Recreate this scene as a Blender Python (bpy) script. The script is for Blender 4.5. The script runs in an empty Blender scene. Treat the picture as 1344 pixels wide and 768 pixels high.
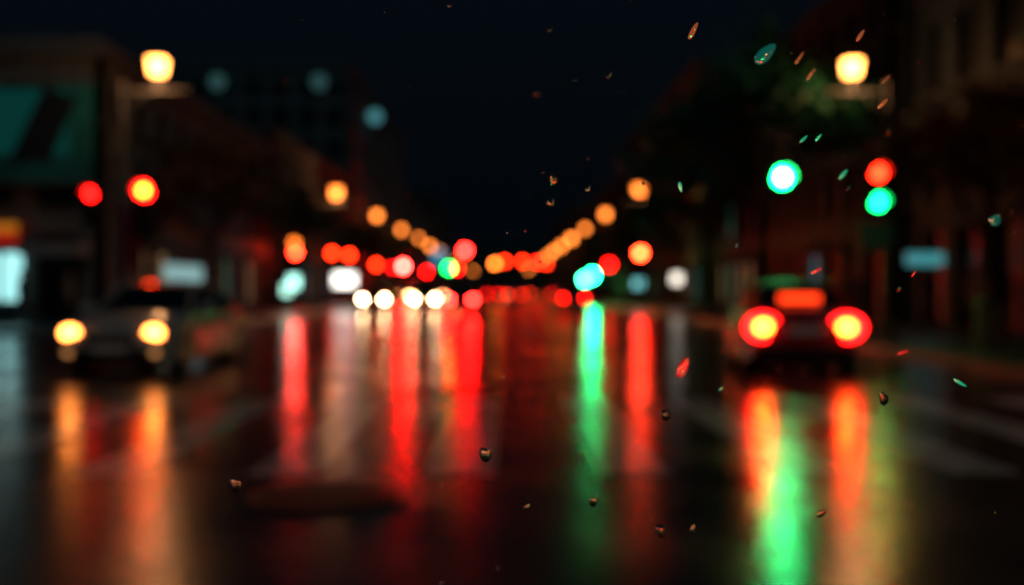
import bpy, math, random
from mathutils import Vector, Matrix
random.seed(7)
S = bpy.context.scene
S.view_settings.view_transform = 'Standard'
S.view_settings.look = 'None'
S.view_settings.exposure = 0
COL = S.collection

# ------------------------------------------------------------------ materials
def nmat(name):
    m = bpy.data.materials.new(name); m.use_nodes = True
    nt = m.node_tree
    return m, nt, nt.nodes, nt.links, nt.nodes['Principled BSDF']

def surf(name, col, rough=0.6, metal=0.0, var=0.25, scale=4.0, bump=0.0, coat=0.0, trans=0.0, ior=1.45):
    m, nt, N, L, B = nmat(name)
    tc = N.new('ShaderNodeTexCoord'); no = N.new('ShaderNodeTexNoise')
    no.inputs['Scale'].default_value = scale; no.inputs['Detail'].default_value = 3
    L.new(tc.outputs['Object'], no.inputs['Vector'])
    cr = N.new('ShaderNodeValToRGB')
    a = [max(0, c*(1-var)) for c in col]; b = [min(1, c*(1+var)) for c in col]
    cr.color_ramp.elements[0].position = .3; cr.color_ramp.elements[1].position = .7
    cr.color_ramp.elements[0].color = (*a, 1); cr.color_ramp.elements[1].color = (*b, 1)
    L.new(no.outputs['Fac'], cr.inputs['Fac']); L.new(cr.outputs['Color'], B.inputs['Base Color'])
    B.inputs['Roughness'].default_value = rough; B.inputs['Metallic'].default_value = metal
    B.inputs['Coat Weight'].default_value = coat; B.inputs['Coat Roughness'].default_value = .08
    B.inputs['Transmission Weight'].default_value = trans; B.inputs['IOR'].default_value = ior
    if bump:
        bp = N.new('ShaderNodeBump'); bp.inputs['Strength'].default_value = bump
        bp.inputs['Distance'].default_value = .02
        L.new(no.outputs['Fac'], bp.inputs['Height']); L.new(bp.outputs['Normal'], B.inputs['Normal'])
    return m

_em = {}
def emis(col, st, name='lit_lens'):
    k = (tuple(col), st, name)
    if k in _em: return _em[k]
    m, nt, N, L, B = nmat(name)
    B.inputs['Base Color'].default_value = (*[c*.3 for c in col], 1)
    B.inputs['Emission Color'].default_value = (*col, 1)
    B.inputs['Emission Strength'].default_value = st
    B.inputs['Roughness'].default_value = .3
    if st < .5: m.cycles.emission_sampling = 'NONE'
    _em[k] = m
    return m

def wet(name, col, r0, r1, bump, dist=.01, spec=.5):
    m, nt, N, L, B = nmat(name)
    tc = N.new('ShaderNodeTexCoord')
    n1 = N.new('ShaderNodeTexNoise'); n1.inputs['Scale'].default_value = .55; n1.inputs['Detail'].default_value = 3
    n2 = N.new('ShaderNodeTexNoise'); n2.inputs['Scale'].default_value = 70; n2.inputs['Detail'].default_value = 1
    n3 = N.new('ShaderNodeTexNoise'); n3.inputs['Scale'].default_value = 5; n3.inputs['Detail'].default_value = 3
    for n in (n1, n2, n3): L.new(tc.outputs['Object'], n.inputs['Vector'])
    mr = N.new('ShaderNodeMapRange'); mr.inputs['From Min'].default_value = .38; mr.inputs['From Max'].default_value = .62
    mr.inputs['To Min'].default_value = r0; mr.inputs['To Max'].default_value = r1
    L.new(n1.outputs['Fac'], mr.inputs['Value']); L.new(mr.outputs['Result'], B.inputs['Roughness'])
    cr = N.new('ShaderNodeValToRGB')
    cr.color_ramp.elements[0].position = .35; cr.color_ramp.elements[1].position = .65
    cr.color_ramp.elements[0].color = (*[c*.6 for c in col], 1); cr.color_ramp.elements[1].color = (*[c*1.3 for c in col], 1)
    L.new(n3.outputs['Fac'], cr.inputs['Fac']); L.new(cr.outputs['Color'], B.inputs['Base Color'])
    ad = N.new('ShaderNodeMath'); ad.operation = 'MULTIPLY_ADD'; ad.inputs[1].default_value = .35
    L.new(n2.outputs['Fac'], ad.inputs[0]); L.new(n3.outputs['Fac'], ad.inputs[2])
    bp = N.new('ShaderNodeBump'); bp.inputs['Strength'].default_value = bump; bp.inputs['Distance'].default_value = dist
    L.new(ad.outputs[0], bp.inputs['Height']); L.new(bp.outputs['Normal'], B.inputs['Normal'])
    B.inputs['IOR'].default_value = 1.5
    B.inputs['Specular IOR Level'].default_value = spec
    return m

M_road = wet('wet_asphalt', (.018, .024, .030), .12, .24, .32, .010, .6)
M_ground = wet('wet_ground', (.03, .03, .03), .3, .5, .3)
M_pave = wet('wet_paving', (.07, .08, .09), .28, .45, .4)
M_kerb = wet('wet_kerb_stone', (.2, .2, .2), .3, .5, .3)
M_paint = wet('wet_road_paint', (.34, .39, .42), .14, .25, .32, .010, .6)
M_iron = surf('cast_iron', (.02, .02, .02), .35, .4, bump=.2, scale=30)
M_metal = surf('painted_steel', (.13, .12, .11), .6, 0)
M_black = surf('black_plastic', (.015, .015, .015), .4)
M_rubber = surf('tyre_rubber', (.015, .015, .015), .7)
M_rim = surf('alloy', (.5, .5, .5), .3, .9)
M_glassd = surf('dark_glass', (.01, .012, .014), .06, 0, var=.1)
M_chrome = surf('chrome', (.6, .6, .6), .15, 1)
M_plate = surf('number_plate', (.7, .7, .68), .4, var=.05)
M_bark = surf('bark', (.08, .06, .045), .85, bump=.6, scale=14)
M_wallA = surf('render_wall', (.12, .14, .15), .75, scale=3)
M_wallB = surf('brick_wall', (.09, .075, .07), .8, scale=9)
M_wallC = surf('stone_wall', (.14, .17, .17), .75, scale=5)
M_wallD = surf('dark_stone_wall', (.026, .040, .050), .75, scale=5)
M_trim = surf('cornice_stone', (.11, .12, .13), .7)
M_roof = surf('roof_felt', (.04, .04, .045), .9)
M_bill1 = surf('billboard_print', (.02, .2, .2), .4, var=.6, scale=.4)
M_red = surf('red_canvas', (.5, .05, .02), .8)
M_green = surf('green_canvas', (.03, .12, .08), .8)
M_greyc = surf('grey_canvas', (.3, .32, .34), .8)

# ------------------------------------------------------------------ builder
class B:
    def __init__(s): s.p = {}
    def add(s, part, mat, vs, fs, smooth=False):
        d = s.p.setdefault(part, dict(v=[], f=[], m=[], mats=[], sm=[]))
        if mat not in d['mats']: d['mats'].append(mat)
        mi = d['mats'].index(mat); o = len(d['v'])
        d['v'] += [tuple(v) for v in vs]
        for f in fs:
            d['f'].append([i+o for i in f]); d['m'].append(mi); d['sm'].append(smooth)
    def box(s, part, mat, c, z, rot=0.0):
        cx, cy, cz = c; a, b, h = z[0]/2, z[1]/2, z[2]/2
        vs = []
        for dz in (-h, h):
            for dx, dy in ((-a, -b), (a, -b), (a, b), (-a, b)):
                x = dx*math.cos(rot)-dy*math.sin(rot); y = dx*math.sin(rot)+dy*math.cos(rot)
                vs.append((cx+x, cy+y, cz+dz))
        s.add(part, mat, vs, [(3,2,1,0),(4,5,6,7),(0,1,5,4),(1,2,6,5),(2,3,7,6),(3,0,4,7)])
    def cyl(s, part, mat, p0, p1, r0, r1, n=12, caps=True, smooth=True):
        p0 = Vector(p0); p1 = Vector(p1); d = (p1-p0).normalized()
        q = d.to_track_quat('Z', 'Y')
        vs = []
        for p, r in ((p0, r0), (p1, r1)):
            for i in range(n):
                a = 2*math.pi*i/n
                vs.append(p + q @ Vector((r*math.cos(a), r*math.sin(a), 0)))
        fs = [(i, (i+1) % n, n+(i+1) % n, n+i) for i in range(n)]
        s.add(part, mat, vs, fs, smooth)
        if caps:
            s.add(part, mat, vs[:n], [tuple(reversed(range(n)))]); s.add(part, mat, vs[n:], [tuple(range(n))])
    def ball(s, part, mat, c, r, n=12, m=8):
        if not hasattr(r, '__len__'): r = (r, r, r)
        vs = [(c[0], c[1], c[2]-r[2])]
        for j in range(1, m):
            t = math.pi*j/m
            for i in range(n):
                a = 2*math.pi*i/n
                vs.append((c[0]+r[0]*math.sin(t)*math.cos(a), c[1]+r[1]*math.sin(t)*math.sin(a), c[2]-r[2]*math.cos(t)))
        vs.append((c[0], c[1], c[2]+r[2]))
        fs = [(0, 1+(i+1) % n, 1+i) for i in range(n)]
        for j in range(m-2):
            o = 1+j*n
            fs += [(o+i, o+(i+1) % n, o+n+(i+1) % n, o+n+i) for i in range(n)]
        o = 1+(m-2)*n; t = len(vs)-1
        fs += [(o+i, o+(i+1) % n, t) for i in range(n)]
        s.add(part, mat, vs, fs, True)
    def lens(s, part, mat, c, rx, rz, d, face=-1, n=10):
        """shallow domed lens facing -Y (face=-1) or +Y"""
        x, y, z = c
        vs = [(x, y+face*d, z)]+[(x+rx*math.cos(2*math.pi*k/n), y, z+rz*math.sin(2*math.pi*k/n)) for k in range(n)]
        fs = [(0, 1+k, 1+(k+1) % n) for k in range(n)]
        if face > 0: fs = [tuple(reversed(f)) for f in fs]
        s.add(part, mat, vs, fs, True)
    def prism(s, part, mat, pts, z0, z1):
        n = len(pts)
        vs = [(x, y, z0) for x, y in pts]+[(x, y, z1) for x, y in pts]
        s.add(part, mat, vs, [tuple(reversed(range(n))), tuple(range(n, 2*n))]+[(i, (i+1) % n, n+(i+1) % n, n+i) for i in range(n)])
    def meshes(s):
        out = []
        for part, d in s.p.items():
            me = bpy.data.meshes.new(part)
            me.from_pydata(d['v'], [], d['f'])
            for m in d['mats']: me.materials.append(m)
            me.polygons.foreach_set('material_index', d['m'])
            me.polygons.foreach_set('use_smooth', d['sm'])
            me.update(); out.append((part, me))
        return out
def place(name, meshes, loc=(0,0,0), rot=0.0, scale=1.0):
    e = bpy.data.objects.new(name, None); e.empty_display_size = .3
    COL.objects.link(e); e.location = loc; e.rotation_euler = (0, 0, rot)
    e.scale = (scale,)*3 if not hasattr(scale, '__len__') else scale
    for part, me in meshes:
        o = bpy.data.objects.new(part, me); COL.objects.link(o); o.parent = e
    return e
def single(name, mat, vs, fs):
    me = bpy.data.meshes.new(name); me.from_pydata(vs, [], fs); me.materials.append(mat); me.update()
    o = bpy.data.objects.new(name, me); COL.objects.link(o); return o

# ------------------------------------------------------------------ ground, road
def sheet(name, mat, x0, x1, y0, y1, z):
    return single(name, mat, [(x0,y0,z),(x1,y0,z),(x1,y1,z),(x0,y1,z)], [(0,1,2,3)])
sheet('ground', M_ground, -1500, 1500, -300, 2500, 0)
rv = [(-10,-40,.004),(7.8,-40,.004),(7.8,900,.004),(-10,900,.004),(-10,28,.004),(-90,28,.004),(-90,12,.004),(-10,12,.004)]
single('road', M_road, rv, [tuple(range(8))])

def rounded(x0, x1, y0, y1, corner, r=2.5):
    pts = []
    C = {'bl':(x0,y0),'br':(x1,y0),'tr':(x1,y1),'tl':(x0,y1)}
    A = {'bl':(180,x0+r,y0+r),'br':(270,x1-r,y0+r),'tr':(0,x1-r,y1-r),'tl':(90,x0+r,y1-r)}
    for k in ('bl','br','tr','tl'):
        if k in corner:
            a0, cx, cy = A[k]
            for i in range(9):
                a = math.radians(a0+90*i/8); pts.append((cx+r*math.cos(a), cy+r*math.sin(a)))
        else: pts.append(C[k])
    return pts
def pavement(x0, x1, y0, y1, corner=()):
    b = B(); o = rounded(x0, x1, y0, y1, corner, 2.5)
    b.prism('kerb', M_kerb, o, 0.0, .125)
    cx, cy = (x0+x1)/2, (y0+y1)/2
    def ins(p):
        return (p[0]+(.16 if p[0] < cx else -.16), p[1]+(.16 if p[1] < cy else -.16))
    b.prism('paving', M_pave, [ins(p) for p in o], .05, .13)
    place('pavement', b.meshes())
pavement(7.8, 16, -30, 700)
pavement(-16, -10, 28, 700, ('br',))
pavement(-16, -10, -30, 12, ('tr',))

b = B()
def mark(x0, x1, y0, y1, z=.008):
    b.add('stripes', M_paint, [(x0,y0,z),(x1,y0,z),(x1,y1,z),(x0,y1,z)], [(0,1,2,3)])
x = -9.3
while x < 7.2:
    mark(x, x+.5, 7.0, 11.8); x += 1.25
me = b.meshes()[0][1]; o = bpy.data.objects.new('zebra_crossing', me); COL.objects.link(o)
b = B()
x = -9.3
while x < 7.2:
    mark(x, x+.55, 30, 33.6); x += 1.25
for xs in (-7.0, 1.0, 4.4):
    y = 38
    while y < 420: mark(xs-.07, xs+.07, y, y+3); y += 9
mark(-3.35, -3.22, 36, 600); mark(-3.05, -2.92, 36, 600)
mark(-10+.3, -3.5, 35, 35.4)
me = b.meshes()[0][1]; o = bpy.data.objects.new('lane_marking', me); COL.objects.link(o)

for loc in ((-1.1, 6.3, .004), (2.6, 24, .004)):
    b = B()
    b.cyl('frame', M_iron, (0,0,0), (0,0,.011), .5, .5, 32)
    b.cyl('lid', M_iron, (0,0,.0), (0,0,.016), .44, .44, 32)
    for i in range(6):
        b.box('ribs', M_iron, (0, -.3+i*.12, .019), (2*math.sqrt(.4**2-(-.3+i*.12)**2), .03, .004))
    place('manhole_cover', b.meshes(), loc)

# ------------------------------------------------------------------ street lamps
WARM = (1, .34, .065); WARMF = (1, .23, .03)
def lamp_meshes(side, e, w, colr):
    b = B()
    b.cyl('base', M_metal, (0,0,0), (0,0,.9), .16, .12)
    b.cyl('pole', M_metal, (0,0,.9), (0,0,7.6), .10, .06)
    b.cyl('arm', M_metal, (0,0,7.28), (-side*2.1,0,7.32), .07, .05, 8)
    b.cyl('arm', M_metal, (0,0,6.6), (-side*.8,0,7.28), .03, .03, 8)
    b.cyl('stem', M_metal, (-side*1.1,0,7.3), (-side*1.1,0,7.8), .04, .04, 8)
    c = -side*1.1; h = w/2
    lo, hi = h*.8, h
    z0, z1 = 8.05-h, 8.05+h
    vs = [(c-lo,-lo,z0),(c+lo,-lo,z0),(c+lo,lo,z0),(c-lo,lo,z0),(c-hi,-hi,z1),(c+hi,-hi,z1),(c+hi,hi,z1),(c-hi,hi,z1)]
    b.add('lantern', emis(colr, e, 'lantern_glass'), vs, [(3,2,1,0),(0,1,5,4),(1,2,6,5),(2,3,7,6),(3,0,4,7)])
    b.add('cap', M_metal, [(c-hi*1.15,-hi*1.15,z1+.004),(c+hi*1.15,-hi*1.15,z1+.004),(c+hi*1.15,hi*1.15,z1+.004),(c-hi*1.15,hi*1.15,z1+.004),(c,0,z1+.22)],
          [(3,2,1,0),(0,1,4),(1,2,4),(2,3,4),(3,0,4)])
    return b.meshes()
def bulb(e, side, watt):
    # the lamp's own light, hung just under the lantern
    l = bpy.data.lights.new('lamp_light', 'POINT'); l.energy = watt; l.color = (1, .50, .22); l.shadow_soft_size = .12
    o = bpy.data.objects.new('lamp_light', l); COL.objects.link(o); o.parent = e; o.location = (-side*1.1, -.45, 7.7)
for side, xp in ((-1, -11.8), (1, 12.0)):
    mN = lamp_meshes(side, 16, .46, WARM)
    for yy in (31, 8, -15):  # nearer pairs are out of view, added to brighten cars and trees
        e = place('street_lamp', mN, (xp, yy, .13)); bulb(e, side, 180 if yy == 8 else 90)
for side, xp in ((-1, -13.1), (1, 10.7)):
    mA = lamp_meshes(side, 7, .62, WARMF); mB = lamp_meshes(side, 9, .8, WARMF)
    y = 72 if side < 0 else 70
    while y < 420:
        e = place('street_lamp', mA if y < 130 else mB, (xp, y, .13), 0)
        if y < 75: bulb(e, side, 120)
        y += 23 if y < 200 else 34

# ------------------------------------------------------------------ traffic lights
RED = (1, .004, .003); REDO = (1, .022, .003); GRN = (.004, 1, .10); AMB = (1, .20, .02)
M_off = surf('unlit_lens', (.03,.03,.03), .3)
def head(b, x, y, z, lit, r=.15, sp=.34, bulb=None):
    b.box('signal_housing', M_black, (x, y+.13, z), (r*2+.12, .24, sp*3+.06))
    b.box('backplate', M_black, (x, y+.262, z), (r*2+.36, .02, sp*3+.3))
    for i in range(3):
        zz = z+sp*(1-i)
        m = emis(*lit[i]) if i in lit else M_off
        b.lens('lenses', m, (x, y, zz), r, r, .035, -1, 10)
        if bulb and i in lit: b.lens('bulbs', emis(*bulb), (x, y-.045, zz), r*.55, r*.55, .02, -1, 8)
        vs = []
        for yy, rr in ((y, r+.02), (y-.22, r+.015)):
            for k in range(9):
                a = math.radians(-10+200*k/8); vs.append((x+rr*math.cos(a), yy, zz+rr*math.sin(a)))
        b.add('visors', M_black, vs, [(k, k+1, 10+k, 9+k) for k in range(8)])
b = B()
b.cyl('base', M_metal, (0,0,0), (0,0,.5), .16, .13)
b.cyl('pole', M_metal, (0,0,.5), (0,0,5.2), .11, .08)
b.cyl('mast_arm', M_metal, (0,0,3.95), (-3.0,0,4.15), .07, .045, 8)
head(b, -2.46, -.4, 4.02, {2: ((.002,1,.13), 100)}, r=.19, sp=.38, bulb=((.12,1,.42), 150))
head(b, -.33, -.4, 3.42, {0: ((1,.012,.003), 40), 2: ((.003,1,.15), 34)}, sp=.32)
b.box('brackets', M_metal, (-2.46, -.07, 4.1), (.08, .14, .3)); b.box('brackets', M_metal, (-.2, -.1, 3.4), (.3, .1, .08))
b.box('sign_plate', surf('sign_green', (.05,.3,.25), .5), (-.3, -.2, 2.35), (.75, .03, .6))
place('traffic_light', b.meshes(), (8.65, 22.4, .13))
b = B()
b.cyl('base', M_metal, (0,0,0), (0,0,.5), .16, .13)
b.cyl('pole', M_metal, (0,0,.5), (0,0,4.9), .10, .08)
b.cyl('crossbar', M_metal, (-.8,0,4.0), (1.1,0,4.0), .04, .04, 8)
head(b, -.62, -.34, 3.65, {0: (RED, 30)}); head(b, .95, -.34, 3.6, {0: (RED, 50)}, r=.24, bulb=((1,.14,.006), 60), sp=.48)
place('traffic_light', b.meshes(), (-11.6, 30, .13))
b = B(); b.box('cloth', surf('pink_banner', (.45,.05,.10), .8), (0,0,0), (.7,.02,1.8)); b.box('rod', M_metal, (0,0,.92), (.8,.04,.04))
b.box('rod', M_metal, (0,0,-.92), (.8,.04,.04))
place('banner', b.meshes(), (-11.4, 30.7, 2.9))

def signal(x, y, z, lit, r=.2, kerb=None, bulb=None):
    b = B(); px = kerb if kerb is not None else x
    b.cyl('pole', M_metal, (px-x,.3,0), (px-x,.3,max(z+.9, 3.2)), .09, .07, 8)
    if abs(px-x) > .2:
        b.cyl('mast_arm', M_metal, (px-x,.3,z+.2), (0,.3,z+.25), .06, .05, 8)
    head(b, 0, 0, z, lit, r=r, sp=r*2+.05, bulb=bulb)
    place('traffic_light', b.meshes(), (x, y, .1))
signal(-12.5, 60, 3.4, {0: (AMB, 10), 1: ((1,.010,.003), 230)}, r=.24)
signal(8.3, 60, 2.75, {0: ((1,.014,.003), 240)}, r=.26)
signal(-13.0, 76, 3.3, {0: (REDO, 25)}, r=.26); signal(-12.0, 78, 3.2, {0: (REDO, 25)}, r=.26)
signal(-12.7, 100, 2.9, {0: (REDO, 25)}, r=.3); signal(-11.5, 104, 2.7, {0: (RED, 22)}, r=.3)
signal(-10.2, 102, 2.7, {0: (RED, 1300)}, r=.34)
signal(-3.8, 100, 4.2, {0: (RED, 320)}, r=.36, kerb=-10.6)
signal(-5.3, 98, 3.9, {2: (GRN, 30)}, r=.34, kerb=-10.9)
signal(-8.8, 115, 2.4, {0: (RED, 25)}, r=.32, kerb=-10.9)
signal(7.7, 72, 2.3, {0: (RED, 22)}, r=.28, kerb=8.6)
signal(6.7, 75, 2.9, {2: ((.003,1,.20), 330)}, r=.34, kerb=8.7)
signal(6.1, 74, 2.5, {2: ((.04,1,.35), 50)}, r=.30, kerb=8.8)
for (xx, yy, zz, c, e) in ((-1.2,150,4.0,AMB,20),(.3,150,4.3,REDO,22),(3.2,160,4.6,REDO,26),(5.2,150,4.2,RED,24),(7.2,165,4.3,REDO,24),(-7.2,160,3.4,RED,28)):
    signal(xx, yy, zz, {0: (c, e)}, r=.42, kerb=(8.9 if xx > -1.5 else -10.9))

# ------------------------------------------------------------------ cars
M_tail = surf('tail_lens', (.3,.01,.01), .2)
def car_meshes(paint, front=None, rear=None, centre=None, tailcol=(1,.02,.003), halo=None, near=False):
    b = B()
    prof = [(-2.20,.30),(-2.26,.42),(-2.27,.62),(-2.24,.86),(-2.16,.97),(-1.75,1.01),(-1.2,.98),(-.3,.95),(.6,.94),(.98,.93),(1.4,.885),(1.85,.79),(2.12,.70),(2.24,.58),(2.27,.42),(2.2,.24)]
    for cy in (1.38, -1.36):
        prof += [(cy+.40,.20)] + [(cy+.385*math.cos(math.radians(a)), .33+.385*math.sin(math.radians(a))) for a in range(0,181,20)] + [(cy-.40,.20)]
    n = len(prof); us = [-1,-.94,-.6,0,.6,.94,1]
    vs = []
    for u in us:
        for (y, z) in prof:
            t = max(0, (abs(y)-1.45)/.82)
            w = .885*(1-.15*t*t)
            if z > .8: w *= 1-.35*(z-.8)
            zz = z
            if z > .5:
                zz = z+.035*(1-u*u)-(.05 if abs(u) == 1 else 0)
            yy = y*(1-.035*(abs(u)**3)*min(1,t*1.5))
            vs.append((u*w, yy, zz))
    fs = []
    for c in range(len(us)-1):
        for i in range(n):
            j = (i+1) % n
            fs.append((c*n+i, c*n+j, (c+1)*n+j, (c+1)*n+i))
    b.add('body', paint, vs, fs, True)
    b.add('body', paint, vs[:n], [tuple(reversed(range(n)))]); b.add('body', paint, vs[-n:], [tuple(range(n))])
    st = [(1.02,.93,.76),(.22,1.36,.60),(-.4,1.425,.60),(-1.08,1.37,.585),(-1.88,.985,.70)]
    cu = [-1,-.6,0,.6,1]
    gv = [(u*w, y-.06*u*u*(1 if y > .5 else 0), z+.025*(1-u*u)) for (y, z, w) in st for u in cu]
    for k in range(4):
        m = M_glassd if k in (0, 3) else paint
        b.add('windscreens' if k in (0,3) else 'roof', m, gv, [(k*5+i, k*5+i+1, (k+1)*5+i+1, (k+1)*5+i) for i in range(4)], True)
    for sgn, idx in ((-1, 0), (1, 4)):
        pts = [gv[k*5+idx] for k in range(5)]
        base = [(sgn*.81, .95, .90), (sgn*.83, -.4, .92), (sgn*.80, -1.75, .93)]
        b.add('side_windows', M_glassd, pts+base, [(5,0,1),(5,1,2,6),(6,2,3,7),(7,3,4)])
        for p, q, r in ((gv[idx], gv[5+idx], .035), (gv[5+idx], gv[10+idx], .028), (gv[10+idx], gv[15+idx], .028), (gv[15+idx], gv[20+idx], .045),
                        ((sgn*.83,-.35,.92), (sgn*.605,-.38,1.41), .03)):
            b.cyl('pillars', paint, p, q, r, r, 6)
        b.ball('mirrors', paint, (sgn*.96, .72, 1.0), (.11,.07,.08), 8, 6)
        b.cyl('mirrors', M_black, (sgn*.8,.75,.95), (sgn*.93,.73,.98), .02, .02, 6)
        for yy in (.05, -.95): b.box('door_handles', M_chrome, (sgn*.888, yy, .80), (.03,.16,.025))
        b.box('sills', M_black, (sgn*.86, 0, .245), (.06, 1.9, .07))
        for yy in (.62,-.36,-1.15): b.box('door_gaps', M_black, (sgn*.874, yy, .6), (.03,.012,.55))
        for cy in (1.38, -1.36):
            xo = sgn*.74
            b.cyl('tyres', M_rubber, (xo-sgn*.11, cy, .325), (xo+sgn*.11, cy, .325), .325, .325, 24)
            b.cyl('rims', M_rim, (xo+sgn*.1, cy, .325), (xo+sgn*.118, cy, .325), .21, .2, 20)
            for k in range(5):
                a = 2*math.pi*k/5
                b.cyl('rims', M_black, (xo+sgn*.121, cy+.13*math.cos(a), .325+.13*math.sin(a)), (xo+sgn*.124, cy+.13*math.cos(a), .325+.13*math.sin(a)), .045, .045, 8)
    b.box('arch_liners', M_black, (0, 1.38, .42), (1.3,.74,.5)); b.box('arch_liners', M_black, (0,-1.36,.42), (1.3,.74,.5))
    b.box('grille', M_black, (0, 2.245, .56), (.72,.06,.15)); b.box('grille', M_black, (0,2.245,.34), (1.1,.06,.14))
    for k in range(3): b.box('grille', M_chrome, (0, 2.28, .515+k*.045), (.70,.012,.012))
    b.box('number_plates', M_plate, (0, 2.285, .43), (.5,.012,.11)); b.box('number_plates', M_plate, (0,-2.29,.69), (.5,.02,.12))
    for sg in (-1, 1):
        b.ball('headlamp_housings', M_chrome, (sg*.62, 2.075, .655), (.20,.12,.095), 12, 8)
        if front: b.lens('headlamps', emis(*front), (sg*.62, 2.18, .655), .14, .10, .05, 1, 10 if near else 6)
        b.lens('fog_lamps', emis((1,.4,.12), front[1]*.03) if (front and near) else M_glassd, (sg*.64, 2.2, .36), .075, .055, .03, 1, 8)
        b.box('tail_housings_and_glow', M_tail, (sg*.64, -2.15, .76), (.38,.14,.17))
        if halo: b.lens('tail_housings_and_glow', emis(*halo), (sg*.60, -2.232, .74), .26, .20, .004, -1, 14)  # red disc wider than the housing, its emission imitates the glare halo
        b.lens('tail_lamps', emis(tailcol, rear) if rear else M_tail, (sg*.60, -2.24, .74), .12, .095, .04, -1, 10 if near else 6)
    b.box('rear_bumper', M_black, (0,-2.27,.36), (1.35,.06,.14)); b.box('trunk_gap', M_black, (0,-2.262,.88), (1.2,.02,.012))
    if centre: b.box('centre_brake_lamp', emis(*centre), (0,-1.66,1.16), (.60,.03,.12))
    b.cyl('exhaust', M_chrome, (.5,-2.3,.26), (.5,-2.1,.26), .035, .035, 10)
    return b.meshes()
P_grey = surf('grey_car_paint', (.40,.42,.44), .40, .05, var=.05, coat=1)
P_red = surf('dark_red_car_paint', (.42,.015,.018), .4, 0, var=.05, coat=1)
P_blk = surf('black_car_paint', (.02,.02,.022), .3, .3, var=.05, coat=1)
P_sil = surf('silver_car_paint', (.3,.3,.31), .3, .6, var=.05, coat=1)
mc = car_meshes(P_grey, ((1,.25,.04), 24), near=True); place('car', mc, (-5.8, 17.0, 0), math.pi)
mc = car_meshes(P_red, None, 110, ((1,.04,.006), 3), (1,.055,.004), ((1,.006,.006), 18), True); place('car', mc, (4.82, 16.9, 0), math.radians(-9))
mO = car_meshes(P_blk, ((1,.6,.3), 120)); mO2 = car_meshes(P_sil, ((1,.5,.2), 100))
mT = car_meshes(P_sil, None, 25); mT2 = car_meshes(P_blk, None, 30, None, (1,.006,.004)); mT3 = car_meshes(P_blk, None, 620, None, (1,.004,.003))
for m, x, y in ((mO,-7.5,60),(mO,-4.7,62),(mO2,-8.3,84),(mO2,-5.0,96),(mO2,-8.2,125),(mO2,-4.8,150)):
    place('car', m, (x, y, 0), math.pi)
for m, x, y in ((mT3,-2.1,52),(mT2,4.0,58),(mT,1.0,86),(mT2,-1.0,98),(mT,5.0,82),(mT,2.6,120),(mT2,6.0,112)):
    place('car', m, (x, y, 0))

# ------------------------------------------------------------------ buildings
M_win = surf('window_glass', (.015,.018,.022), .32, var=.1)
M_door = surf('door_wood', (.08,.04,.03), .5)
LITW = [emis((1,.55,.25), .2, 'lit_window'), emis((.3,.8,1), .14, 'lit_window'), emis((.3,1,.7), .08, 'lit_window')]
def building(x0, x1, y0, y1, h, wall, storeys, street, bay=2.4, lit=.06, shops=True, shopmat=None):
    b = B(); cx, cy = (x0+x1)/2, (y0+y1)/2; w, d = x1-x0, y1-y0
    b.box('glazing', M_win, (cx, cy, h/2), (w-.5, d-.5, h-.2))
    b.box('roof', M_roof, (cx, cy, h-.02), (w-.3, d-.3, .2))
    g = 3.4; sh = (h-g)/storeys
    xs = x1 if street > 0 else x0
    def piers(a0, a1, fn):
        n = max(2, round((a1-a0)/bay)); st = (a1-a0)/n
        for i in range(n+1): fn(a0+i*st)
    def side(xf):
        sg = 1 if xf > cx else -1
        piers(y0+.4, y1-.4, lambda y: (b.box('walls', wall, (xf-sg*.15, y, h/2), (.3, .8, h))))
        for k in range(storeys+1):
            z = g+k*sh
            b.box('walls', wall, (xf-sg*.165, cy, z+.15 if k < storeys else h-.45), (.27, d-.02, 1.0 if k else .8))
            if k < storeys: b.box('sills', M_trim, (xf+sg*.02, cy, z+.68), (.12, d-.1, .07))
    def end(yf):
        sg = 1 if yf > cy else -1
        piers(x0+.4, x1-.4, lambda x: (b.box('walls', wall, (x, yf-sg*.15, h/2), (.8, .3, h-.01))))
        for k in range(storeys+1):
            z = g+k*sh
            b.box('walls', wall, (cx, yf-sg*.165, z+.15 if k < storeys else h-.45), (w-.02, .27, 1.004 if k else .804))
            if k < storeys: b.box('sills', M_trim, (cx, yf+sg*.02, z+.68), (w-.1, .12, .07))
    side(x0); side(x1); end(y0); end(y1)
    b.box('cornice', M_trim, (cx, cy, h+.12), (w+.5, d+.5, .24)); b.box('parapet', wall, (cx, cy, h+.45), (w-.2, d-.2, .42))
    n = max(2, round((d-.8)/bay)); st = (d-.8)/n
    sg = 1 if street > 0 else -1
    for i in range(n):
        for k in range(storeys):
            if random.random() < lit:
                yy = y0+.4+(i+.5)*st; z = g+k*sh+sh/2+.35
                b.box('lit_windows', random.choice(LITW), (xs-sg*.235, yy, z), (.01, st-.9, sh-1.1))
        if shops and random.random() < .5:
            yy = y0+.4+(i+.5)*st
            b.box('shop_windows', shopmat or random.choice(LITW), (xs-sg*.235, yy, 1.65), (.01, st-.9, 2.1))
            b.box('mullions', M_black, (xs-sg*.2, yy, 1.65), (.05,.06,2.1))
            mm = random.choice([M_greyc, M_red, M_green])
            z = 2.95
            b.add('awnings', mm, [(xs, yy-st*.45, z+.35),(xs, yy+st*.45, z+.35),(xs+sg*1.1, yy+st*.45, z-.1),(xs+sg*1.1, yy-st*.45, z-.1)], [(0,1,2,3)])
    b.box('door', M_door, (xs-sg*.24, y0+.4+1.5*st, 1.15), (.05, 1.1, 2.3))
    return b
b = building(-30, -13.6, 34, 58, 9.2, M_wallA, 2, 1, lit=.05)
b.box('billboard_panel', M_bill1, (-17.3, 33.7, 6.55), (7.0, .1, 3.3))
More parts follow.
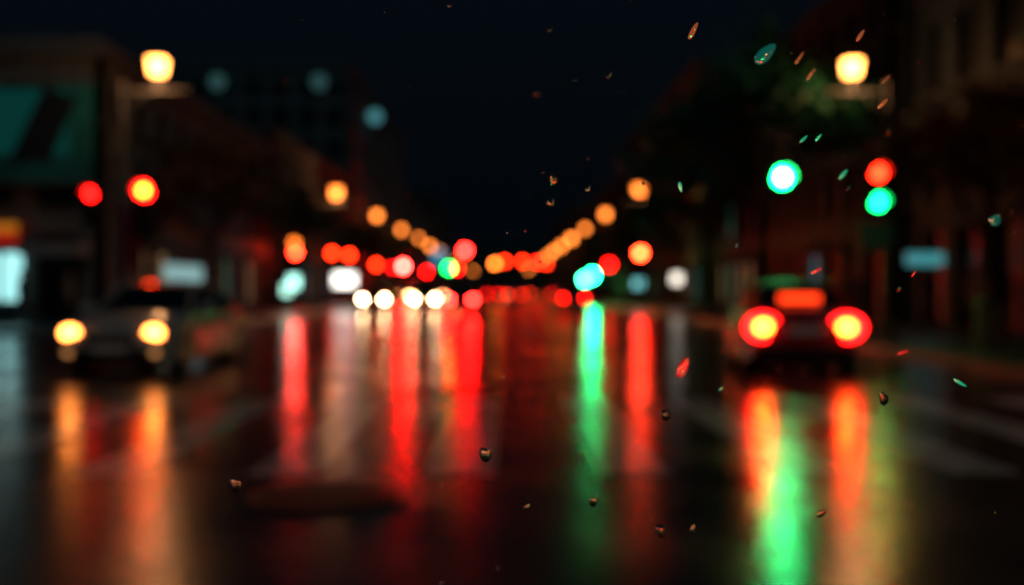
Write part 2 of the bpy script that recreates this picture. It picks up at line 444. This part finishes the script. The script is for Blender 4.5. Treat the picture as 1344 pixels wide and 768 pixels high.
b.box('billboard_panel', emis((.01,.20,.17), .14, 'billboard_lit'), (-17.6, 33.62, 6.9), (6.0, .02, 2.2))
b.add('billboard_panel', surf('billboard_dark', (.02,.03,.04), .5), [(-16.6,33.6,5.6),(-15.2,33.6,5.6),(-14.3,33.6,7.7),(-15.4,33.6,8.1)], [(0,1,2,3)])
b.box('billboard_frame', M_metal, (-17.3, 33.72, 8.25), (7.2, .2, .1)); b.box('billboard_frame', M_metal, (-17.3, 33.72, 4.85), (7.2,.2,.1))
b.add('shop_awning', M_red, [(-18.5,33.9,3.5),(-15.9,33.9,3.5),(-15.9,32.8,3.0),(-18.5,32.8,3.0)], [(0,1,2,3)])
b.box('shop_fascia', emis((1,.03,.01), .3, 'fascia_lit'), (-17.2, 32.78, 2.95), (2.6,.03,.35))
b.box('shop_fascia', emis((1,.30,.02), .4, 'fascia_lit'), (-17.2, 32.78, 3.3), (2.6,.03,.3))
b.box('shopfront', emis((.40,.9,.9), 1.3, 'shop_lit'), (-17.4, 33.9, 1.7), (2.2,.02,1.6))
b.box('shopfront_mullions', M_black, (-17.0, 33.86, 1.7), (.12,.05,1.7)); b.box('shopfront_mullions', M_black, (-17.9,33.86,1.7), (.12,.05,1.7))
b.box('shop_awning', M_greyc, (-14.9, 33.3, 2.6), (2.0,1.0,.4))
b.box('shop_windows', emis((.25,.7,.75), .5, 'shop_lit'), (-13.55, 42.5, 1.75), (.03, 5.0, 1.1))
place('commercial_building', b.meshes())
place('commercial_building', building(-30,-13.6,59,88, 10.5, M_wallB, 2, 1, lit=.02).meshes())
b = building(-29,-13.6,90,138, 21, M_wallC, 6, 1, lit=.03)
for xx in (-25.6, -16.5): b.ball('rooftop_lights', emis((.3,.8,.8), .08, 'rooftop_light'), (xx, 89.6, 19.8), .7, 10, 6)
b.cyl('round_sign', emis((.2,.75,.85), .33, 'round_sign_lit'), (-12.8, 99.9, 18.5), (-12.8, 100.1, 18.5), .65, .65, 20)
b.box('round_sign_bracket', M_metal, (-13.4,100,18.5), (.8,.08,.08))
place('apartment_building', b.meshes())
place('commercial_building', building(-30,-13.6,142,190, 15, M_wallA, 4, 1).meshes())
place('apartment_building', building(-32,-13.6,194,260, 19, M_wallB, 5, 1).meshes())
place('commercial_building', building(-32,-13.6,264,380, 17, M_wallC, 4, 1).meshes())
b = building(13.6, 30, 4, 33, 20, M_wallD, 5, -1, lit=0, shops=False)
b.box('projecting_sign', emis((.12,.6,.65), .45, 'sign_lit'), (12.85, 30.2, 2.2), (1.1,.14,.36)); b.box('projecting_sign_frame', M_metal, (12.85,30.2,2.45), (1.3,.2,.05))
place('apartment_building', b.meshes())
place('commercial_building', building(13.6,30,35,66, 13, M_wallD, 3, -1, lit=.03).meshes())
place('apartment_building', building(13.6,30,69,110, 17, M_wallA, 4, -1, lit=.03).meshes())
place('commercial_building', building(13.6,32,114,180, 14, M_wallB, 3, -1).meshes())
place('commercial_building', building(13.6,32,184,300, 17, M_wallC, 4, -1).meshes())
place('apartment_building', building(-60,-8,470,500, 22, M_wallA, 5, 1, bay=4).meshes())
place('apartment_building', building(-8,50,520,550, 26, M_wallC, 6, -1, bay=4).meshes())

def lightbox(x, y, z, w, h, mat):
    b = B()
    b.box('case', M_metal, (0,.1,z), (w+.16,.16,h+.16)); b.box('display', mat, (0,.01,z), (w,.01,h))
    b.box('foot', M_metal, (0,.1,(z-h/2)/2-.04), (w*.5,.12,z-h/2-.08))
    place('advertising_light_box', b.meshes(), (x, y, .13))
lightbox(-10.9, 52, 1.5, .55, .65, emis((.45,1,.85), 3, 'display_lit'))
lightbox(-11.7, 54, 1.1, .45, .6, emis((.5,1,.8), 2.5, 'display_lit'))
lightbox(10.5, 60, 1.75, .6, .6, emis((1,.9,.75), 2.2, 'display_lit'))
lightbox(9.0, 66, 1.5, .6, .6, emis((.25,.85,.85), 1.5, 'display_lit'))
lightbox(-10.8, 170, 6.5, 2.0, 2.2, emis((.08,.4,.6), 1.2, 'display_lit'))
b = B()
b.box('roof', M_metal, (0,1.6,2.6), (1.7,3.6,.1))
for dx in (-.75,.75):
    for dy in (0,3.2): b.cyl('posts', M_metal, (dx,dy,0), (dx,dy,2.55), .04, .04, 8)
b.box('end_panel', emis((1,.95,.85), 4, 'display_lit'), (0,-.03,1.75), (1.5,.02,.9)); b.box('end_panel_case', M_metal, (0,.03,1.75), (1.6,.08,1.0))
b.box('bench', M_metal, (-.4,1.6,.45), (.4,2.4,.06)); b.box('bench', M_metal, (-.4,1.6,.2), (.1,2.0,.4))
b.box('back_glass', M_glassd, (-.78,1.6,1.3), (.02,3.1,2.0))
place('bus_shelter', b.meshes(), (-11.1, 70, .13))
b = B()
b.cyl('body', M_metal, (0,0,0), (0,0,.9), .26, .3, 16); b.cyl('lid', M_black, (0,0,.9), (0,0,1.02), .32, .2, 16)
place('litter_bin', b.meshes(), (9.6, 19.5, .13))

# ------------------------------------------------------------------ trees
def tree_meshes(h, cr, leafcols, seed, nleaf=5200, leaf=.2):
    rnd = random.Random(seed); b = B()
    p = Vector((0,0,0)); tips = []
    th = h*.36
    q = Vector((rnd.uniform(-.1,.1), rnd.uniform(-.1,.1), th)); b.cyl('trunk', M_bark, p, q, .2, .15, 10)
    def grow(p, d, L, r, lev):
        q = p+d*L; b.cyl('limbs', M_bark, p, q, r, r*.62, 7 if lev < 2 else 5, caps=False)
        if lev >= 2: tips.append(q); tips.append(p+d*L*.5)
        if lev >= 3: return
        for k in range(4 if lev == 0 else 3):
            nd = (d+Vector((rnd.uniform(-1,1), rnd.uniform(-1,1), rnd.uniform(-.35,.7)))*.85).normalized()
            grow(q, nd, L*rnd.uniform(.6,.82), r*.6, lev+1)
    for k in range(5):
        a = k*2*math.pi/5+rnd.uniform(-.4,.4)
        grow(q, Vector((math.cos(a)*.7, math.sin(a)*.7, rnd.uniform(.5,1.3))).normalized(), h*.2, .09, 0)
    grow(q, Vector((0,0,1)), h*.22, .12, 0)
    mats = [surf('foliage', c, .5, var=.35, scale=3) for c in leafcols]
    per = max(1, nleaf//len(tips))
    for t in tips:
        m = rnd.choice(mats); R = rnd.uniform(.35,.8)*cr/4
        for k in range(rnd.randint(per//2, int(per*1.5)+1)):
            c = t+Vector((rnd.gauss(0,R*.6), rnd.gauss(0,R*.6), rnd.gauss(0,R*.45)))
            ax = Vector((rnd.uniform(-1,1), rnd.uniform(-1,1), rnd.uniform(-1,1))).normalized(); s = leaf*rnd.uniform(.6,1.3)
            u = ax.orthogonal().normalized(); v = ax.cross(u)
            b.add('foliage', m, [c-u*s, c-v*s*.45, c+u*s, c+v*s*.45], [(0,1,2,3)])
    return b.meshes()
TG = tree_meshes(9.5, 4, [(.015,.15,.08),(.02,.18,.10),(.012,.11,.06)], 3)
TG2 = tree_meshes(8, 3.6, [(.04,.12,.04),(.06,.12,.04),(.03,.09,.04)], 9, 3800)
TO = tree_meshes(7.5, 3.4, [(.20,.08,.02),(.18,.06,.015),(.13,.09,.02)], 5, 4200)
place('tree', TG, (9.6, 36.5, .13), .4, 1.15); place('tree', TG, (10.2, 48, .13), 2.4, 1.05)
place('tree', TG2, (11.0, 62, .13), 2.0, 1.1); place('tree', TG2, (11.0, 82, .13), 1.0); place('tree', TG2, (11.0, 106, .13), 3.0)
place('tree', TO, (12.0, 24.5, .13), 0.8, .9); place('tree', TO, (-12.0, 41, .13), .2, 1.05); place('tree', TO, (-12.2, 56, .13), 2.2, 1.0)
place('tree', TO, (-12.2, 86, .13), 4.2, 1.0); place('tree', TG2, (-12.2, 120, .13), 1.2, 1.0)

# ------------------------------------------------------------------ pedestrians
M_skin = surf('skin', (.45,.28,.2), .5, var=.06); M_hair = surf('hair', (.03,.02,.015), .6); M_lips = surf('lips', (.3,.1,.09), .5)
def pedestrian(loc, rot, coat, trousers, stride=.18, h=1.0, hair=M_hair, longhair=False):
    V = []; E = []; R = []
    def v(x, y, z, r, par=None):
        V.append((x, y, z)); R.append(r); i = len(V)-1
        if par is not None: E.append((par, i))
        return i
    pel = v(0,0,.95,(.155,.115)); ab = v(0,.01,1.1,(.14,.105),pel); ch = v(0,.01,1.3,(.165,.115),ab); nk = v(0,0,1.46,(.075,.07),ch)
    n2 = v(0,.01,1.54,(.055,.055),nk)
    hands = []
    for s in (-1, 1):
        sh = v(s*.17,0,1.42,(.065,.065),ch); el = v(s*.235,-.03*s,1.15,(.052,.052),sh); wr = v(s*.25, s*stride*.5+.05,.92,(.033,.033),el)
        pm = v(s*.25, s*stride*.5+.08,.85,(.032,.018),wr); hands.append((s, V[pm]))
        hp = v(s*.09,0,.88,(.095,.1),pel); kn = v(s*.10,-s*stride*.6+.05,.5,(.065,.07),hp); an = v(s*.10,-s*stride*1.5-.02,.1,(.045,.05),kn)
        he = v(s*.11,-s*stride*1.5+.10,.045,(.045,.035),an); v(s*.12,-s*stride*1.5+.18,.035,(.035,.025),he)
    for s, c in hands:
        base = [i for i, p in enumerate(V) if p == c][0]
        for k in range(4):
            L = (.06,.07,.065,.05)[k]; y0 = c[1]-.03+k*.021
            i1 = v(c[0]-s*.003, y0, c[2]-.05, (.009,.009), base); i2 = v(c[0]-s*.012, y0+.004, c[2]-.05-L*.5, (.008,.008), i1); v(c[0]-s*.028, y0+.006, c[2]-.05-L, (.007,.007), i2)
        t1 = v(c[0]-s*.01, c[1]+.045, c[2]+.01, (.011,.011), base); v(c[0]-s*.02, c[1]+.06, c[2]-.035, (.009,.009), t1)
    me = bpy.data.meshes.new('sk'); me.from_pydata(V, E, [])
    o = bpy.data.objects.new('sk', me); COL.objects.link(o)
    md = o.modifiers.new('s', 'SKIN'); sv = me.skin_vertices[0].data
    for i, r in enumerate(R): sv[i].radius = r; sv[i].use_root = (i == 0)
    sd = o.modifiers.new('u', 'SUBSURF'); sd.levels = 1; sd.render_levels = 1
    dg = bpy.context.evaluated_depsgraph_get(); bm = bpy.data.meshes.new_from_object(o.evaluated_get(dg))
    bpy.data.objects.remove(o); bm.name = 'body'
    bm.materials.clear()
    for m in (coat, trousers, M_skin, M_black): bm.materials.append(m)
    for p in bm.polygons:
        c = p.center; p.use_smooth = True
        if c.z < .09: i = 3
        elif abs(c.x) > .2 and c.z < .9: i = 2
        elif c.z < .82: i = 1
        elif c.z > 1.49: i = 2
        else: i = 0
        p.material_index = i
    b = B()
    b.ball('head', M_skin, (0,.015,1.64), (.075,.095,.115), 16, 12)
    b.ball('head', M_skin, (0,.03,1.575), (.05,.065,.05), 12, 8)
    b.ball('nose', M_skin, (0,.115,1.625), (.013,.02,.022), 8, 6)
    b.ball('mouth', M_lips, (0,.098,1.583), (.024,.008,.008), 8, 5)
    for s in (-1, 1):
        b.ball('eyes', M_hair, (s*.03,.098,1.645), (.012,.008,.007), 8, 5); b.ball('ears', M_skin, (s*.077,.01,1.63), (.012,.02,.03), 8, 6)
    b.ball('hair', hair, (0,-.012,1.675), (.084,.098,.098), 14, 10)
    if longhair: b.ball('hair', hair, (0,-.06,1.57), (.085,.05,.14), 12, 8)
    return place('pedestrian', [('body', bm)]+b.meshes(), loc, rot, h)
navy = surf('navy_coat', (.03,.04,.08), .8); pinkc = surf('pale_pink_coat', (.5,.3,.3), .8); dk = surf('dark_trousers', (.02,.02,.03), .8); beige = surf('beige_coat', (.25,.2,.15), .8)
pedestrian((10.8, 22.6, .13), math.pi, pinkc, dk, .16, .98, longhair=True)
pedestrian((12.5, 29, .13), .3, navy, dk, .2, 1.02)
pedestrian((-14.9, 31.0, .13), math.pi/2, navy, dk, .2, 1.0)
pedestrian((-13.2, 30.4, .13), -math.pi/2, beige, dk, .18, .97, longhair=True)
pedestrian((11.9, 33, .13), math.pi, navy, dk, .12, 1.0)

# ------------------------------------------------------------------ falling water drops
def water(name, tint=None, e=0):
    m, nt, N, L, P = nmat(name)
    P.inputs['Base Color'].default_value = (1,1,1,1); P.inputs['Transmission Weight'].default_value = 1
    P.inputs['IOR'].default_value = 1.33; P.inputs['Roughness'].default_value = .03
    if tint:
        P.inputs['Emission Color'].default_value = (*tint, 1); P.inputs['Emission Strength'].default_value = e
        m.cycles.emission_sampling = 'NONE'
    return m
W0 = water('water'); WO = water('water_orange_glow', (1,.22,.06), .13); WG = water('water_green_glow', (.02,.9,.4), .16); WR = water('water_red_glow', (1,.02,.02), .30); WT = water('water_teal_glow', (.02,.7,.5), .05)  # tinted drops glow by themselves, emission in place of caught lamp light
b = B(); rnd = random.Random(4)
def drop(x, y, z, a, c, tilt, mat=W0):
    n, m = 14, 10; vs = []; fs = []
    ph = rnd.uniform(0, 6)
    for j in range(m+1):
        t = math.pi*j/m
        for i in range(n):
            f = 2*math.pi*i/n
            rr = c*math.sin(t)*(1+.18*math.sin(f*2+ph)+.12*math.sin(3*f+ph*2)*math.sin(t*2))*(1-.25*math.cos(t))
            lx, ly, lz = rr*math.cos(f), rr*math.sin(f)*.8, a*math.cos(t)
            vs.append((x+lx*math.cos(tilt)+lz*math.sin(tilt), y+ly, z-lx*math.sin(tilt)+lz*math.cos(tilt)))
    for j in range(m):
        for i in range(n): fs.append((j*n+i, j*n+(i+1) % n, (j+1)*n+(i+1) % n, (j+1)*n+i))
    b.add('raindrops', mat, vs, fs, True)
mm = .001
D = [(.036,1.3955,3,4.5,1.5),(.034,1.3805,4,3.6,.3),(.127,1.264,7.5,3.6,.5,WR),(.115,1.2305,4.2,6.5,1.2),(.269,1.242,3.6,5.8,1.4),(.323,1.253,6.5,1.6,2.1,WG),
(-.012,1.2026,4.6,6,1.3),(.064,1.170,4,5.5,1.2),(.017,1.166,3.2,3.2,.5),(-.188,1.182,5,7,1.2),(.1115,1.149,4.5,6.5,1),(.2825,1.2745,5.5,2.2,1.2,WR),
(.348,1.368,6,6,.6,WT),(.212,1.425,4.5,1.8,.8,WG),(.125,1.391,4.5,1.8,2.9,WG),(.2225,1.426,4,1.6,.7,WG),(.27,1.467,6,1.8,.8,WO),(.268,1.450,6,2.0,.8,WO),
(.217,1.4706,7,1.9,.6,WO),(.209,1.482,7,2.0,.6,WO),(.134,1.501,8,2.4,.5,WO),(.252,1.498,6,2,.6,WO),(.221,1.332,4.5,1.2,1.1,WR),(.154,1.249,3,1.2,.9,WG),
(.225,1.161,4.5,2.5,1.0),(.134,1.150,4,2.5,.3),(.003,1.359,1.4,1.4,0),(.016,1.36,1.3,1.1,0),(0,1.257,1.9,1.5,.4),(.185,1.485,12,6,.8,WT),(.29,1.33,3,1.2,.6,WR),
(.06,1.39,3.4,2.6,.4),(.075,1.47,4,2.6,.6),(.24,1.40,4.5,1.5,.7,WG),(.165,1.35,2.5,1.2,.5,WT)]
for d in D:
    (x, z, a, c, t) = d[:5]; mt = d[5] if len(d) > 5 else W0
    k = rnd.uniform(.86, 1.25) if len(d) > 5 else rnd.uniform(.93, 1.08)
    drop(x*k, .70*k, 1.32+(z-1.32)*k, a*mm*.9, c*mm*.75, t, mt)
for i in range(110):
    yy = rnd.uniform(.5, 1.5)
    drop(rnd.uniform(-.1,.6)*yy if i % 3 else rnd.uniform(-.5,.5)*yy, yy, 1.32+rnd.uniform(-.3,.3)*yy, rnd.uniform(.6,2.2)*mm, rnd.uniform(.5,1.1)*mm, rnd.uniform(.3,1.2))
me = b.meshes()[0][1]; o = bpy.data.objects.new('raindrops', me); COL.objects.link(o)

# ------------------------------------------------------------------ sky, fill light, camera
w = bpy.data.worlds.new('World'); S.world = w; w.use_nodes = True
N = w.node_tree.nodes; L = w.node_tree.links
sk = N.new('ShaderNodeTexSky'); sk.sky_type = 'NISHITA'; sk.sun_disc = False
sk.sun_elevation = math.radians(-3); sk.sun_rotation = math.radians(200)
mx = N.new('ShaderNodeMix'); mx.data_type = 'RGBA'; mx.blend_type = 'MULTIPLY'; mx.inputs[0].default_value = 1
mx.inputs[7].default_value = (.12, .42, .8, 1)
ad = N.new('ShaderNodeMix'); ad.data_type = 'RGBA'; ad.blend_type = 'ADD'; ad.inputs[0].default_value = 1
ad.inputs[7].default_value = (.018, .040, .070, 1)   # faint city sky-glow
L.new(sk.outputs['Color'], mx.inputs[6]); L.new(mx.outputs[2], ad.inputs[6]); L.new(ad.outputs[2], N['Background'].inputs['Color']); N['Background'].inputs['Strength'].default_value = .045
sl = bpy.data.lights.new('night_fill', 'SUN'); sl.energy = .10; sl.angle = math.radians(.5); sl.color = (.3,.85,1)
so = bpy.data.objects.new('night_fill', sl); COL.objects.link(so); so.rotation_euler = (math.radians(38), 0, math.radians(30))  # cool fill added from the right to lift car side and trees

cam = bpy.data.cameras.new('camera'); co = bpy.data.objects.new('camera', cam); COL.objects.link(co)
co.location = (0, 0, 1.32)
co.rotation_euler = (math.radians(90-.26), 0, math.radians(-.53))
cam.lens = 35; cam.sensor_width = 36; cam.clip_end = 4000; cam.clip_start = .05
cam.dof.use_dof = True; cam.dof.focus_distance = .72; cam.dof.aperture_fstop = 2.7
S.camera = co
